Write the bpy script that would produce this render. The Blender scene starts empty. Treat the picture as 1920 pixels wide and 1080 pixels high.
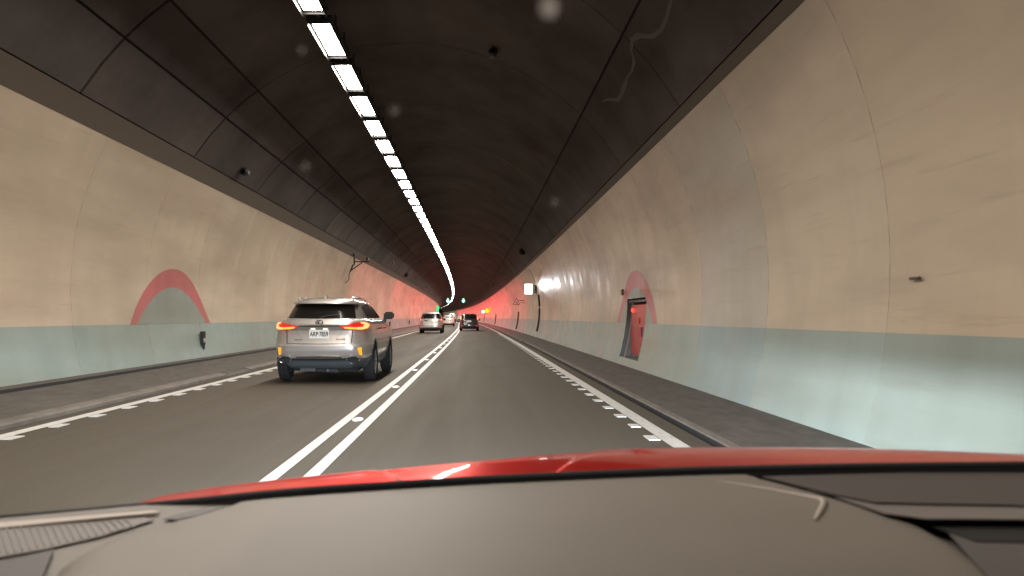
import bpy, bmesh, math, random
from mathutils import Vector
random.seed(7)
S = bpy.context.scene
COL = S.collection
PI = math.pi

# ------------------------------------------------------------------ camera, world, exposure
CAM_H = 1.30
cam_d = bpy.data.cameras.new('camera'); cam = bpy.data.objects.new('camera', cam_d); COL.objects.link(cam)
cam.location = (0, 0, CAM_H); cam.rotation_euler = (math.radians(90), 0, 0)
cam_d.lens = 30.0; cam_d.sensor_width = 36.0
cam_d.shift_x = 60.5/1920; cam_d.shift_y = 54.7/1920
cam_d.clip_start = 0.05; cam_d.clip_end = 3000
cam_d.dof.use_dof = True; cam_d.dof.focus_distance = 18.0; cam_d.dof.aperture_fstop = 6.0
S.camera = cam
W = bpy.data.worlds.new('World'); S.world = W; W.use_nodes = True
bg = W.node_tree.nodes['Background']; bg.inputs[0].default_value = (0.5, 0.55, 0.6, 1); bg.inputs[1].default_value = 0.05
S.view_settings.view_transform = 'Standard'; S.view_settings.look = 'None'
S.view_settings.gamma = 1; S.view_settings.exposure = 0.0; S.view_settings.use_curve_mapping = False
S.render.engine = 'CYCLES'
S.cycles.max_bounces = 6; S.cycles.diffuse_bounces = 4; S.cycles.glossy_bounces = 3; S.cycles.transparent_max_bounces = 12
S.cycles.sample_clamp_indirect = 4.0
S.cycles.caustics_reflective = False; S.cycles.caustics_refractive = False
S.cycles.use_denoising = True
LAMP = 94.0            # radiance of the ceiling luminaires
HEADLIGHT = 3900.0     # watts of each own headlamp
RED = 520.0            # watts of each added red wash lamp

# ------------------------------------------------------------------ tunnel geometry
R = 5676.0
CX = -1.58; CR = 5.415; CZ = 1.78     # tunnel bore: centre line offset, radius, centre height
Z_EDGE = 4.38                          # where the dark ceiling paint begins
def P(s, x, z):
    a = s*s/(2*R)
    return Vector((x - a, s, z))
def bore_x(side, z, inset=0.0):
    r = CR - inset
    return CX + side*math.sqrt(max(r*r-(z-CZ)**2, 0))
def bore(ang, inset=0.0):               # angle from the vertical, positive to the right
    r = CR - inset
    return CX + r*math.sin(ang), CZ + r*math.cos(ang)

# ------------------------------------------------------------------ helpers
def tag(o, label=None, cat=None, group=None, kind=None):
    if label: o['label'] = label
    if cat: o['category'] = cat
    if group: o['group'] = group
    if kind: o['kind'] = kind
    return o
def empty(name, loc=(0,0,0), rz=0, parent=None):
    o = bpy.data.objects.new(name, None); COL.objects.link(o); o.location = loc; o.rotation_euler = (0,0,rz)
    o.empty_display_size = .2
    if parent: o.parent = parent
    return o
def link(name, me, parent=None, loc=None):
    o = bpy.data.objects.new(name, me); COL.objects.link(o)
    if parent: o.parent = parent
    if loc is not None: o.location = loc
    return o
def finish(me, mats, smooth=None):
    for m in (mats if isinstance(mats, (list, tuple)) else [mats]): me.materials.append(m)
    if smooth is not None:
        for p in me.polygons: p.use_smooth = True
        me.set_sharp_from_angle(angle=math.radians(smooth))
    me.update(); return me
class MB:
    def __init__(s): s.v = []; s.f = []; s.m = []
    def add(s, vs, fs, mi=0):
        b = len(s.v); s.v += [tuple(v) for v in vs]; s.f += [tuple(i+b for i in f) for f in fs]; s.m += [mi]*len(fs); return b
    def box(s, c, size, mi=0, rz=0, bev=0):
        hx, hy, hz = [k/2 for k in size]
        vs = []
        for x,y,z in ((-1,-1,-1),(1,-1,-1),(1,1,-1),(-1,1,-1),(-1,-1,1),(1,-1,1),(1,1,1),(-1,1,1)):
            px, py = x*hx, y*hy
            vs.append((c[0]+px*math.cos(rz)-py*math.sin(rz), c[1]+px*math.sin(rz)+py*math.cos(rz), c[2]+z*hz))
        s.add(vs, [(0,3,2,1),(4,5,6,7),(0,1,5,4),(1,2,6,5),(2,3,7,6),(3,0,4,7)], mi); return s
    def grid(s, rows, mi=0, flip=False, close=False):
        n = len(rows[0]); b = len(s.v)
        for r in rows: s.v += [tuple(v) for v in r]
        for i in range(len(rows)-1):
            for j in range(n if close else n-1):
                a = b+i*n+j; c_ = b+i*n+(j+1)%n; d = b+(i+1)*n+(j+1)%n; e = b+(i+1)*n+j
                s.f.append((a,e,d,c_) if flip else (a,c_,d,e)); s.m.append(mi)
        return b
    def tube(s, pts, r, n=8, mi=0):
        pts = [Vector(p) for p in pts]; rows = []
        for i, p in enumerate(pts):
            t = (pts[min(i+1,len(pts)-1)]-pts[max(i-1,0)]).normalized()
            u = t.cross(Vector((0,0,1)));  u = u.normalized() if u.length > 1e-3 else Vector((1,0,0))
            w = t.cross(u)
            rr = r[i] if isinstance(r, (list,tuple)) else r
            rows.append([p+u*rr*math.cos(2*PI*k/n)+w*rr*math.sin(2*PI*k/n) for k in range(n)])
        b = s.grid(rows, mi, close=True)
        s.f.append(tuple(b+k for k in range(n))); s.m.append(mi)
        s.f.append(tuple(b+(len(pts)-1)*n+k for k in reversed(range(n)))); s.m.append(mi)
        return s
    def lathe(s, prof, c, axis='x', n=28, mi=0):   # prof: (along, radius)
        rows = []
        for a, r in prof:
            row = []
            for k in range(n):
                t = 2*PI*k/n
                if axis == 'x': row.append((c[0]+a, c[1]+r*math.cos(t), c[2]+r*math.sin(t)))
                elif axis == 'y': row.append((c[0]+r*math.cos(t), c[1]+a, c[2]+r*math.sin(t)))
                else: row.append((c[0]+r*math.cos(t), c[1]+r*math.sin(t), c[2]+a))
            rows.append(row)
        s.grid(rows, mi, close=True); return s
    def mesh(s, name, mats, smooth=None, bevel=0):
        me = bpy.data.meshes.new(name); me.from_pydata(s.v, [], s.f)
        for p, m in zip(me.polygons, s.m): p.material_index = m
        bm = bmesh.new(); bm.from_mesh(me)
        if bevel: bmesh.ops.bevel(bm, geom=bm.edges[:], offset=bevel, segments=2, affect='EDGES', clamp_overlap=True)
        bmesh.ops.recalc_face_normals(bm, faces=bm.faces[:])
        bm.to_mesh(me); bm.free()
        return finish(me, mats, smooth)
    def build(s, name, mats, parent=None, smooth=None, bevel=0):
        return link(name, s.mesh(name, mats, smooth, bevel), parent)

# ------------------------------------------------------------------ materials
def mat(name, col, rough=.5, metal=0, spec=.5, coat=0, emit=None, es=0, coat_rough=.05):
    m = bpy.data.materials.new(name); m.use_nodes = True
    b = m.node_tree.nodes['Principled BSDF']
    b.inputs['Base Color'].default_value = (*col, 1); b.inputs['Roughness'].default_value = rough
    b.inputs['Metallic'].default_value = metal; b.inputs['Specular IOR Level'].default_value = spec
    b.inputs['Coat Weight'].default_value = coat; b.inputs['Coat Roughness'].default_value = coat_rough
    if emit: b.inputs['Emission Color'].default_value = (*emit, 1); b.inputs['Emission Strength'].default_value = es
    return m
class NT:
    def __init__(s, m): s.t = m.node_tree; s.b = s.t.nodes['Principled BSDF']
    def n(s, typ, **kw):
        nd = s.t.nodes.new(typ)
        for k, v in kw.items():
            if k.startswith('i_'):
                nd.inputs[int(k[2:]) if k[2:].isdigit() else k[2:].replace('_',' ')].default_value = v
            else: setattr(nd, k, v)
        return nd
    def l(s, a, b): s.t.links.new(a, b)
    def pos(s, scale):
        g = s.n('ShaderNodeNewGeometry'); m = s.n('ShaderNodeVectorMath', operation='MULTIPLY'); m.inputs[1].default_value = scale
        s.l(g.outputs['Position'], m.inputs[0]); return m.outputs[0]
    def noise(s, vec, sc=1, det=4, rough=.5):
        nd = s.n('ShaderNodeTexNoise'); nd.inputs['Scale'].default_value = sc; nd.inputs['Detail'].default_value = det
        nd.inputs['Roughness'].default_value = rough; s.l(vec, nd.inputs['Vector']); return nd.outputs[0]
    def ramp(s, fac, a, b, ca, cb):
        nd = s.n('ShaderNodeValToRGB'); e = nd.color_ramp.elements
        e[0].position = a; e[1].position = b; e[0].color = (*ca, 1) if len(ca) == 3 else ca; e[1].color = (*cb, 1) if len(cb) == 3 else cb
        s.l(fac, nd.inputs[0]); return nd.outputs[0]
    def mix(s, fac, a, b, mode='MIX'):
        nd = s.n('ShaderNodeMix', data_type='RGBA', blend_type=mode)
        for inp, v in ((nd.inputs[0], fac), (nd.inputs[6], a), (nd.inputs[7], b)):
            if hasattr(v, 'is_output'): s.l(v, inp)
            elif isinstance(v, (int, float)): inp.default_value = v
            else: inp.default_value = (*v, 1)
        return nd.outputs[2]
    def bump(s, h, strength, dist):
        nd = s.n('ShaderNodeBump'); nd.inputs['Strength'].default_value = strength; nd.inputs['Distance'].default_value = dist
        s.l(h, nd.inputs['Height']); s.l(nd.outputs[0], s.b.inputs['Normal'])
g3 = lambda v: (v, v, v)

def painted_wall(name, base, dirt, rough=.42):
    m = mat(name, base, rough); t = NT(m)
    oi = t.n('ShaderNodeObjectInfo')
    c = t.mix(1.0, base, oi.outputs['Color'], 'MULTIPLY')
    a = t.noise(t.pos((.35, .16, .9)), 1, 5, .55)            # long dirty clouds
    c = t.mix(t.ramp(a, .36, .68, g3(0), g3(.9)), c, dirt)
    b = t.noise(t.pos((.5, .9, .22)), 1.3, 6, .6)            # vertical wash marks
    c = t.mix(t.ramp(b, .45, .75, g3(0), g3(.6)), c, tuple(k*.75 for k in base))
    d = t.noise(t.pos((2, .5, 9)), 1.0, 4, .6)               # thin horizontal scuffs
    c = t.mix(t.ramp(d, .60, .74, g3(0), g3(.45)), c, dirt)
    t.l(c, t.b.inputs['Base Color'])
    r = t.ramp(t.noise(t.pos((.6, .5, .5)), 2, 4), .3, .7, g3(rough-.10), g3(rough+.16)); t.l(r, t.b.inputs['Roughness'])
    t.bump(t.noise(t.pos((1, .6, .35)), 1.6, 6, .6), .25, .02)
    return m
M_CREAM = painted_wall('wall_cream', (.565, .460, .345), (.345, .27, .20))
M_GREEN = painted_wall('wall_green', (.270, .325, .298), (.205, .225, .18))
M_ARCHRED = painted_wall('arch_red', (.50, .13, .13), (.35, .12, .11))
M_ARCHGREEN = painted_wall('arch_green', (.262, .294, .262), (.20, .212, .165))
M_BAND = mat('ceiling_edge', (.085, .062, .044), .8)

def ceiling_mat():
    m = mat('ceiling_dark', (.03, .026, .023), .85, spec=.25); t = NT(m)
    oi = t.n('ShaderNodeObjectInfo')
    a = t.noise(t.pos((.5, .35, .5)), 1.1, 6, .6)
    c = t.ramp(a, .3, .75, (.044, .035, .032), (.110, .089, .080))
    b = t.noise(t.pos((1.2, .9, 1.2)), 2.6, 7, .7)
    c = t.mix(t.ramp(b, .58, .78, g3(0), g3(.4)), c, (.075, .065, .056))
    c = t.mix(1.0, c, oi.outputs['Color'], 'MULTIPLY')
    t.l(c, t.b.inputs['Base Color']); t.bump(b, .4, .03)
    return m
M_CEIL = ceiling_mat()
M_JOINT = mat('joint_black', (.015, .012, .011), .9)
M_CRUST = mat('mineral_crust', (.13, .115, .10), .8)
def asphalt():
    m = mat('asphalt', (.1, .09, .08), .7, spec=.18); t = NT(m)
    a = t.noise(t.pos((1, 1, 1)), 55, 6, .7)
    c = t.ramp(a, .3, .72, (.048, .040, .031), (.112, .095, .073))
    s_ = t.noise(t.pos((1.5, .05, 1)), 1.2, 5, .6)           # wheel-worn lengthwise streaks
    c = t.mix(t.ramp(s_, .35, .7, g3(0), g3(.55)), c, (.078, .066, .050))
    p = t.noise(t.pos((.4, .25, 1)), 1.4, 5, .6)
    c = t.mix(t.ramp(p, .5, .75, g3(0), g3(.35)), c, (.050, .042, .034))
    t.l(c, t.b.inputs['Base Color'])
    t.l(t.ramp(s_, .3, .7, g3(.68), g3(.85)), t.b.inputs['Roughness'])
    t.bump(a, .5, .006)
    return m
M_ROAD = asphalt()
def rough_mat(name, a, b, sc=6, rough=.75, stretch=(1, .3, 1)):
    m = mat(name, a, rough, spec=.3); t = NT(m)
    n1 = t.noise(t.pos(stretch), sc, 7, .65); c = t.ramp(n1, .3, .72, a, b)
    n2 = t.noise(t.pos((1, .2, 1)), .9, 4, .6); c = t.mix(t.ramp(n2, .5, .75, g3(0), g3(.4)), c, tuple(k*.6 for k in a))
    t.l(c, t.b.inputs['Base Color']); t.bump(n1, .5, .01); return m
M_WALK = rough_mat('walkway_concrete', (.058, .049, .042), (.104, .090, .078))
M_KERB = rough_mat('kerb_concrete', (.10, .086, .073), (.18, .157, .135), 8)
def line_paint():
    m = mat('road_paint', (.75, .73, .70), .55); t = NT(m)
    a = t.noise(t.pos((6, 1.5, 1)), 3, 6, .7); c = t.ramp(a, .28, .5, (.38, .365, .345), (.56, .545, .525))
    t.l(c, t.b.inputs['Base Color']); return m
M_PAINT = line_paint()
M_BLACK = mat('black_plastic', (.015, .015, .016), .5)
M_STEEL = mat('dark_steel', (.05, .05, .05), .45, metal=.6)
M_GREY = mat('grey_housing', (.25, .25, .25), .5)
def emis(name, col, st): return mat(name, (.02,.02,.02), .5, emit=col, es=st)
M_LAMP = emis('luminaire_light', (1.0, .925, .83), LAMP)
M_WHITESIGN = emis('sign_white_light', (1.0, .98, .95), 6.0)
M_GREENLED = emis('green_led', (.25, 1.0, .62), 5.0)
M_GREENSIGN = emis('green_sign_light', (.0, .85, .25), 1.4)
M_YELLOW = emis('yellow_beacon', (1.0, .68, .0), 1.3)
M_ORANGE = emis('orange_beacon', (1.0, .30, .0), 1.5)
M_REDLED = emis('red_led', (1.0, .05, .04), 3.0)
M_SIGNRED = mat('sign_red', (.55, .03, .03), .5)
M_SIGNWHITE = mat('sign_white', (.75, .75, .72), .5)

# ------------------------------------------------------------------ road and markings
S_FAR = 760.0
def stations(a, b, step):
    out = [a]
    while out[-1] < b-1e-6:
        st = step if out[-1] < 60 else step*3
        out.append(min(out[-1]+st, b))
    return out
def sheet(name, prof, mats, s0=-70, s1=S_FAR, step=3.0, parent=None, smooth=None, idx=None):
    mb = MB(); rows = [[P(s, x, z) for x, z in prof] for s in stations(s0, s1, step)]
    if idx is None: mb.grid(rows)
    else:
        n = len(prof); b = len(mb.v)
        for r in rows: mb.v += [tuple(v) for v in r]
        for i in range(len(rows)-1):
            for j in range(n-1):
                a = b+i*n+j; mb.f.append((a, a+1, a+1+n, a+n)); mb.m.append(idx[j])
    return mb.build(name, mats, parent, smooth)
ROAD_L, ROAD_R = -5.46, 2.355
tag(sheet('road', [(ROAD_L, 0), (-3.4, .0), (-1.5, 0), (.3, 0), (ROAD_R, 0)], M_ROAD), kind='structure')
def strip(name, x0, x1, s0=-40, s1=S_FAR, parent=None):
    return sheet(name, [(x0, .006), (x1, .006)], M_PAINT, s0, s1, parent=parent)
for nm, a, b in (('centre_line_marking', -1.735, -1.615), ('centre_line_marking', -1.43, -1.31)):
    tag(strip(nm, a, b), kind='structure')
edge_r = tag(strip('edge_line_marking', 1.93, 2.11), kind='structure')
edge_l = tag(strip('edge_line_marking', -5.27, -5.10), kind='structure')
rm = MB().box((0, 0, 0), (.125, .30, .010)).mesh('rumble_mark', M_PAINT)
for k in range(60):
    s = 6.05 + k*1.03
    for par, x in ((edge_r, 1.85), (edge_l, -5.005)):
        o = link('rumble_mark', rm, par, P(s, x, .008)); o.rotation_euler.z = random.uniform(-.02, .02)
        o.scale = (random.uniform(.9, 1.05), random.uniform(.85, 1.1), 1)
# ceramic studs between the two centre lines
mb = MB(); mb.lathe([(0, .085), (.010, .082), (.020, .06), (.024, .0)], (0, 0, 0), 'z', 14)
stud_me = mb.mesh('road_stud', mat('stud_white', (.80, .80, .80), .3), 40)
first = None
for k in range(34):
    s = .75 + 5.03*(k+1)
    o = link('road_stud', stud_me, None, P(s, -1.535, .001)); o.scale = (.85, 1.9, 1)
    lab = 'small white raised road stud between the double white centre lines'
    if k == 1: lab = 'nearest small white road stud between the double centre lines, just beyond the red bonnet'
    if k == 2: lab = 'second white road stud between the double centre lines, beside the silver SUV right wheel'
    tag(o, lab, 'road stud', 'white studs between the double centre lines')

# walkways, kerbs
KL = .13
tag(sheet('walkway', [(ROAD_R, 0), (ROAD_R+.005, -.09), (2.405, -.09), (2.407, .040)], M_BLACK, -70, S_FAR), kind='structure').name = 'drain_channel'
sheet_r = tag(sheet('pavement_right', [(2.53, .054), (2.9, .075), (3.3, .105), (3.66, .12)], M_WALK), kind='structure')
sheet_l = tag(sheet('pavement_left', [(-6.86, .315), (-6.62, .30), (-6.56, .295)], M_WALK), kind='structure')
tag(sheet('pavement_ledge', [(-6.56, .296), (-6.555, .245)], M_BLACK), kind='structure')
tag(sheet('pavement_walk', [(-6.554, .247), (-6.2, .18), (-5.63, .082)], M_WALK), kind='structure')
kerb_r = tag(sheet('kerb_right', [(2.412, -.02), (2.414, .035), (2.43, .045), (2.532, .050)], M_KERB), kind='structure')
kerb_l = tag(sheet('kerb_left', [(-5.64, .080), (-5.52, .045), (ROAD_L-.01, .004)], M_WALK), kind='structure')
# light kerb blocks on the left, with the open joint beside the painted arch
s = -20.0
while s < 110:
    L = 9.6
    if abs(s-9.0) < .1: L = 9.6
    mb = MB(); rows = []
    for k in range(5):
        q = s + L*k/4
        rows.append([P(q, x, z) for x, z in ((-5.475, -.01), (-5.48, .050), (-5.51, .070), (-5.64, .094), (-5.67, .080))])
    mb.grid(rows)
    for r in (rows[0], rows[-1]):
        b = len(mb.v); mb.v += [tuple(v) for v in r]; mb.f.append(tuple(range(b, b+5))); mb.m.append(0)
    mb.build('kerb_stone', M_KERB, kerb_l)
    s += L + (2.0 if abs(s+L-18.4) < .3 else .04)
# right kerb blocks
for k in range(24):
    q0 = -8 + k*5.0; mb = MB(); rows = []
    for j in range(3):
        q = q0 + 4.96*j/2
        rows.append([P(q, x, z) for x, z in ((2.411, -.085), (2.411, .043), (2.424, .052), (2.520, .058), (2.54, .050))])
    mb.grid(rows)
    for r in (rows[0], rows[-1]):
        b = len(mb.v); mb.v += [tuple(v) for v in r]; mb.f.append(tuple(range(b, b+5))); mb.m.append(0)
    mb.build('kerb_stone', M_KERB, kerb_r)
# small cover block where the slotted drain ends
mb = MB(); mb.box((0, 0, 0), (.30, .7, .10)); o = mb.build('drain_cover', M_KERB, None, bevel=.01); o.location = P(44.5, 2.42, .03)
tag(o, 'small pale concrete block closing the dark drain slot beside the right edge line', 'drain cover')

# ------------------------------------------------------------------ walls of single panels
Z_GREEN = 1.155
PITCH = 3.333; S_PAN0 = -18.7
def wall_rows(side, s0, s1, z0, z1, nz, ns, inset=0.0):
    return [[P(s0+(s1-s0)*i/ns, bore_x(side, z0+(z1-z0)*j/nz, inset), z0+(z1-z0)*j/nz) for j in range(nz+1)] for i in range(ns+1)]
walls = {}
M_SEAL = mat('panel_joint', (.28, .235, .18), .9)
for side, nm, zb in ((1, 'wall_right', .10), (-1, 'wall_left', .28)):
    # backing shell behind the panels: it is what shows in the joints
    mb = MB(); 
    for a, b in zip(stations(-70, S_FAR, 3)[:-1], stations(-70, S_FAR, 3)[1:]):
        if side == 1 and b > 19.3 and a < 22.0: continue
        mb.grid(wall_rows(side, a, b, zb-.1, Z_EDGE+.05, 14, 1, -.03))
    w = tag(mb.build(nm, mat(nm+'_backing', (.16, .14, .11), .9)), kind='structure'); walls[side] = w
    npan = 28 if side == 1 else 28
    for k in range(int((S_PAN0*-1+PITCH*0)//PITCH)*0, npan):
        s0 = S_PAN0 + PITCH*k; 
        if side == 1: s0 += 0
        s1 = s0+PITCH-.003
        mb = MB()
        def slab(a, b, z0, z1, mi):
            nz = max(1, int((z1-z0)/.28)); mb.grid(wall_rows(side, a, b, z0, z1, nz, 1, 0), mi)
        NA, NB, ZA, ZB_ = 19.42, 21.92, .30, 1.76      # niche in the right wall
        if side == 1 and s0 < NB and s1 > NA:
            a, b = max(s0, NA), min(s1, NB)
            for u0, u1 in ((s0, a), (b, s1)):
                if u1-u0 > .01: slab(u0, u1, zb, Z_GREEN, 1); slab(u0, u1, Z_GREEN, Z_EDGE, 0)
            slab(a, b, zb, ZA, 1); slab(a, b, ZB_, Z_EDGE, 0)
        else:
            slab(s0, s1, zb, Z_GREEN, 1); slab(s0, s1, Z_GREEN, Z_EDGE, 0)
        for sx in (s0, s1):                                # panel edges give the joint its depth
            mb.grid([[P(sx, bore_x(side, zb+(Z_EDGE-zb)*j/12, i_), zb+(Z_EDGE-zb)*j/12) for j in range(13)] for i_ in (0, -.03)], 2)
        o = mb.build('wall_panel', [M_CREAM, M_GREEN, M_SEAL], w, smooth=30)
        t = random.uniform(.90, 1.06); o.color = (t*random.uniform(.98, 1.02), t, t*random.uniform(.98, 1.03), 1)
        if side == 1 and abs(s0-11.3) < .1: o.color = (.86, .97, 1.10, 1); o['label'] = 'wall panel with a bluer lower band'
    sN = S_PAN0 + PITCH*npan
    mb = MB()
    for a, b in zip(stations(sN, S_FAR, 3)[:-1], stations(sN, S_FAR, 3)[1:]):
        mb.grid(wall_rows(side, a, b, zb, Z_GREEN, 4, 1), 1); mb.grid(wall_rows(side, a, b, Z_GREEN, Z_EDGE, 10, 1), 0)
    mb.build('wall_surface', [M_CREAM, M_GREEN], w, smooth=30)
    mb = MB(); mb.grid([wall_rows(side, a, a, zb, Z_EDGE, 14, 1)[0] for a in (-70, S_PAN0)], 0)
    mb.build('wall_surface', [M_CREAM], w, smooth=30)

# painted arches (flat paint on the curved wall)
def arch(side, sc, half_o, top_o, half_i, top_i, parent):
    z0 = Z_GREEN
    def patch(name, m, inner, outer, inset, hole=None):
        mb = MB(); N = 48; rows = []
        for i in range(N+1):
            u = -1+2*i/N
            rows.append((u, outer(u), inner(u)))
        grid = []
        for u, zo, zi in rows:
            grid.append([P(sc+u*half_o, bore_x(side, zi+(zo-zi)*j/6, inset), zi+(zo-zi)*j/6) for j in range(7)])
        mb.grid(grid); return mb.build(name, m, parent, smooth=40)
    fo = lambda u: z0 + (top_o-z0)*(1-abs(u)**2.15)
    def fi(u):
        v = abs(u)*half_o/half_i
        return z0 + (top_i-z0)*(1-v**2.0) if v < 1 else z0
    patch('painted_arch', M_ARCHRED, lambda u: max(fi(u), z0), lambda u: max(fo(u), max(fi(u), z0)+.001), .004)
    return fi
fi = arch(-1, 19.6, 2.55, 2.40, 2.2, 1.98, walls[-1])
def arch_infill(side, sc, half_i, fi, half_o, parent, hole=None):
    mb = MB(); N = 60; grid = []
    cells = []
    for i in range(N):
        ua, ub = -half_i+2*half_i*i/N, -half_i+2*half_i*(i+1)/N
        for (a, b) in [(ua, ub)]:
            zt = (fi(a/half_o), fi(b/half_o)); lo = Z_GREEN
            m_ = sc+(a+b)/2
            if hole and hole[0]-.02 < m_ < hole[1]+.02: lo = hole[3]+.001
            if min(zt) <= lo and max(zt) <= lo+.002: continue
            for j in range(5):
                q = []
                for s_, z_t in ((a, zt[0]), (b, zt[1])):
                    z_t = max(z_t, lo)
                    q.append((s_, lo+(z_t-lo)*j/5, lo+(z_t-lo)*(j+1)/5))
                vs = [P(sc+q[0][0], bore_x(side, q[0][1], .004), q[0][1]), P(sc+q[1][0], bore_x(side, q[1][1], .004), q[1][1]),
                      P(sc+q[1][0], bore_x(side, q[1][2], .004), q[1][2]), P(sc+q[0][0], bore_x(side, q[0][2], .004), q[0][2])]
                mb.add(vs, [(0,1,2,3)])
    return mb.build('painted_infill', M_ARCHGREEN, parent, smooth=40)
arch_infill(-1, 19.6, 2.2, fi, 2.55, walls[-1])
fi2 = arch(1, 20.75, 2.6, 2.43, 2.15, 2.01, walls[1])
arch_infill(1, 20.75, 2.15, fi2, 2.6, walls[1], (19.42, 21.92, .30, 1.76))

# niche with the red hydrant cabinet
na, nb, za, zb_ = 19.42, 21.92, .30, 1.76
niche = tag(empty('hydrant_niche', P(20.67, 3.6, .30)), 'recessed wall niche with red cabinet door and red light under painted red arch', 'niche')
def rel(o, par): o.parent = par; o.matrix_parent_inverse = par.matrix_world.inverted(); return o
bpy.context.view_layer.update()
XB = 3.97
M_NICHE = rough_mat('niche_concrete', (.09, .09, .09), (.15, .15, .145), 3)
mb = MB(); off = lambda s_: s_*s_/(2*R)
N = 8
for sx in (na, nb):
    mb.grid([[P(sx, bore_x(1, za+(zb_-za)*j/N), za+(zb_-za)*j/N) for j in range(N+1)], [P(sx, XB, za+(zb_-za)*j/N) for j in range(N+1)]])
for z in (za, zb_): mb.grid([[P(na, bore_x(1, z), z), P(nb, bore_x(1, z), z)], [P(na, XB, z), P(nb, XB, z)]])
mb.grid([[P(na, XB, za), P(nb, XB, za)], [P(na, XB, zb_), P(nb, XB, zb_)]])
rel(mb.build('recess', M_NICHE), niche)
M_CAB = mat('cabinet_red', (.42, .035, .035), .35, coat=.3)
mb = MB(); mb.box(P(20.62, XB-.05, .99), (.08, 2.1, 1.22)); cab = rel(mb.build('cabinet_door', M_CAB, bevel=.012), niche)
mb = MB(); mb.box(P(20.2, XB-.105, .95), (.03, .03, .22)); rel(mb.build('handle', M_STEEL), cab)
mb = MB(); mb.box(P(20.62, XB-.045, .345), (.085, 2.3, .07)); rel(mb.build('sill', M_KERB, bevel=.01), niche)
mb = MB(); mb.box(P(20.62, XB-.07, 1.69), (.10, 2.3, .05)); rel(mb.build('lintel', M_STEEL), niche)
mb = MB(); mb.lathe([(0, .05), (-.03, .048), (-.05, .03), (-.055, 0)], P(21.3, XB-.095, 1.47), 'x', 14)
rel(mb.build('indicator_light', M_REDLED, smooth=40), niche)
mb = MB(); mb.lathe([(0, .07), (-.02, .07), (-.025, 0)], P(20.55, XB-.095, 1.22), 'x', 14)
rel(mb.build('alarm_disc', mat('disc_red', (.75, .06, .04), .4), smooth=40), niche)
mb = MB(); mb.box(P(22.25, 3.76, 1.95), (.06, .16, .16)); o = mb.build('wall_box', mat('box_brown', (.16, .11, .05), .6), bevel=.01)
tag(o, 'tiny brown box on the arch beside the hydrant niche', 'wall box')

# ------------------------------------------------------------------ ceiling of lining segments
A_EDGE = math.acos((Z_EDGE-CZ)/CR)
def ang_of(x): return math.asin((x-CX)/CR)
CUTS = [-A_EDGE, -A_EDGE+.075, ang_of(-5.43), ang_of(-4.74), ang_of(2.21), A_EDGE-.03, A_EDGE]
ceil = MB(); st = stations(-70, S_FAR, 3)
ceil.grid([[P(s_, *bore(-A_EDGE+2*A_EDGE*j/28, -.05)) for j in range(29)] for s_ in st])
ceiling = tag(ceil.build('ceiling', M_JOINT, smooth=30), kind='structure')
RING = 5.25; S_R0 = 13.1-RING*5
def seg(s0, s1, a0, a1, ns, name, m, color=None):
    na_ = max(2, int((a1-a0)/.09)); mb = MB()
    pts = lambda s_, ins: [P(s_, *bore(a0+(a1-a0)*j/na_, ins)) for j in range(na_+1)]
    rows = [pts(s0+(s1-s0)*i/ns, 0) for i in range(ns+1)]
    mb.grid([pts(s0, -.05)]+rows+[pts(s1, -.05)])
    for j_ in (0, na_):
        a_ = a0+(a1-a0)*j_/na_
        mb.grid([[P(s0+(s1-s0)*i/ns, *bore(a_, 0)) for i in range(ns+1)], [P(s0+(s1-s0)*i/ns, *bore(a_, -.05)) for i in range(ns+1)]])
    o = mb.build(name, m, ceiling, smooth=30)
    if color: o.color = color
    return o
G = .008
for k in range(22):
    s0 = S_R0+RING*k
    for a, b in zip(CUTS[:-1], CUTS[1:]):
        edge = abs(b-A_EDGE) < 1e-6 or abs(a+A_EDGE) < 1e-6
        if edge: continue
        t = random.uniform(.85, 1.2)
        gp = .04 if b < -.05 else .014
        seg(s0+gp, s0+RING-gp, a+G*.5, b-G*.5, 2, 'lining_segment', M_CEIL, (t, t*random.uniform(.97, 1.02), t*random.uniform(.95, 1.02), 1))
sN = S_R0+RING*22
mb = MB()
for a, b in zip(CUTS[1:-2], CUTS[2:-1]):
    mb.grid([[P(s_, *bore(a+G*.5+(b-a-G)*j/12)) for j in range(13)] for s_ in stations(sN, S_FAR, 3)])
o = mb.build('lining_surface', M_CEIL, ceiling, smooth=30); o.color = (1, 1, 1, 1)
mb = MB(); mb.grid([[P(s_, *bore(-A_EDGE+2*A_EDGE*j/28)) for j in range(29)] for s_ in (-70, S_R0)])
o = mb.build('lining_surface', M_CEIL, ceiling, smooth=30); o.color = (1, 1, 1, 1)
for a, b, w_ in ((CUTS[0], CUTS[1], 'l'), (CUTS[-2], CUTS[-1], 'r')):
    mb = MB(); mb.grid([[P(s_, *bore(a+(b-a)*j/3, .004)) for j in range(4)] for s_ in st])
    mb.build('edge_band', M_BAND, ceiling, smooth=30)
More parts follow.
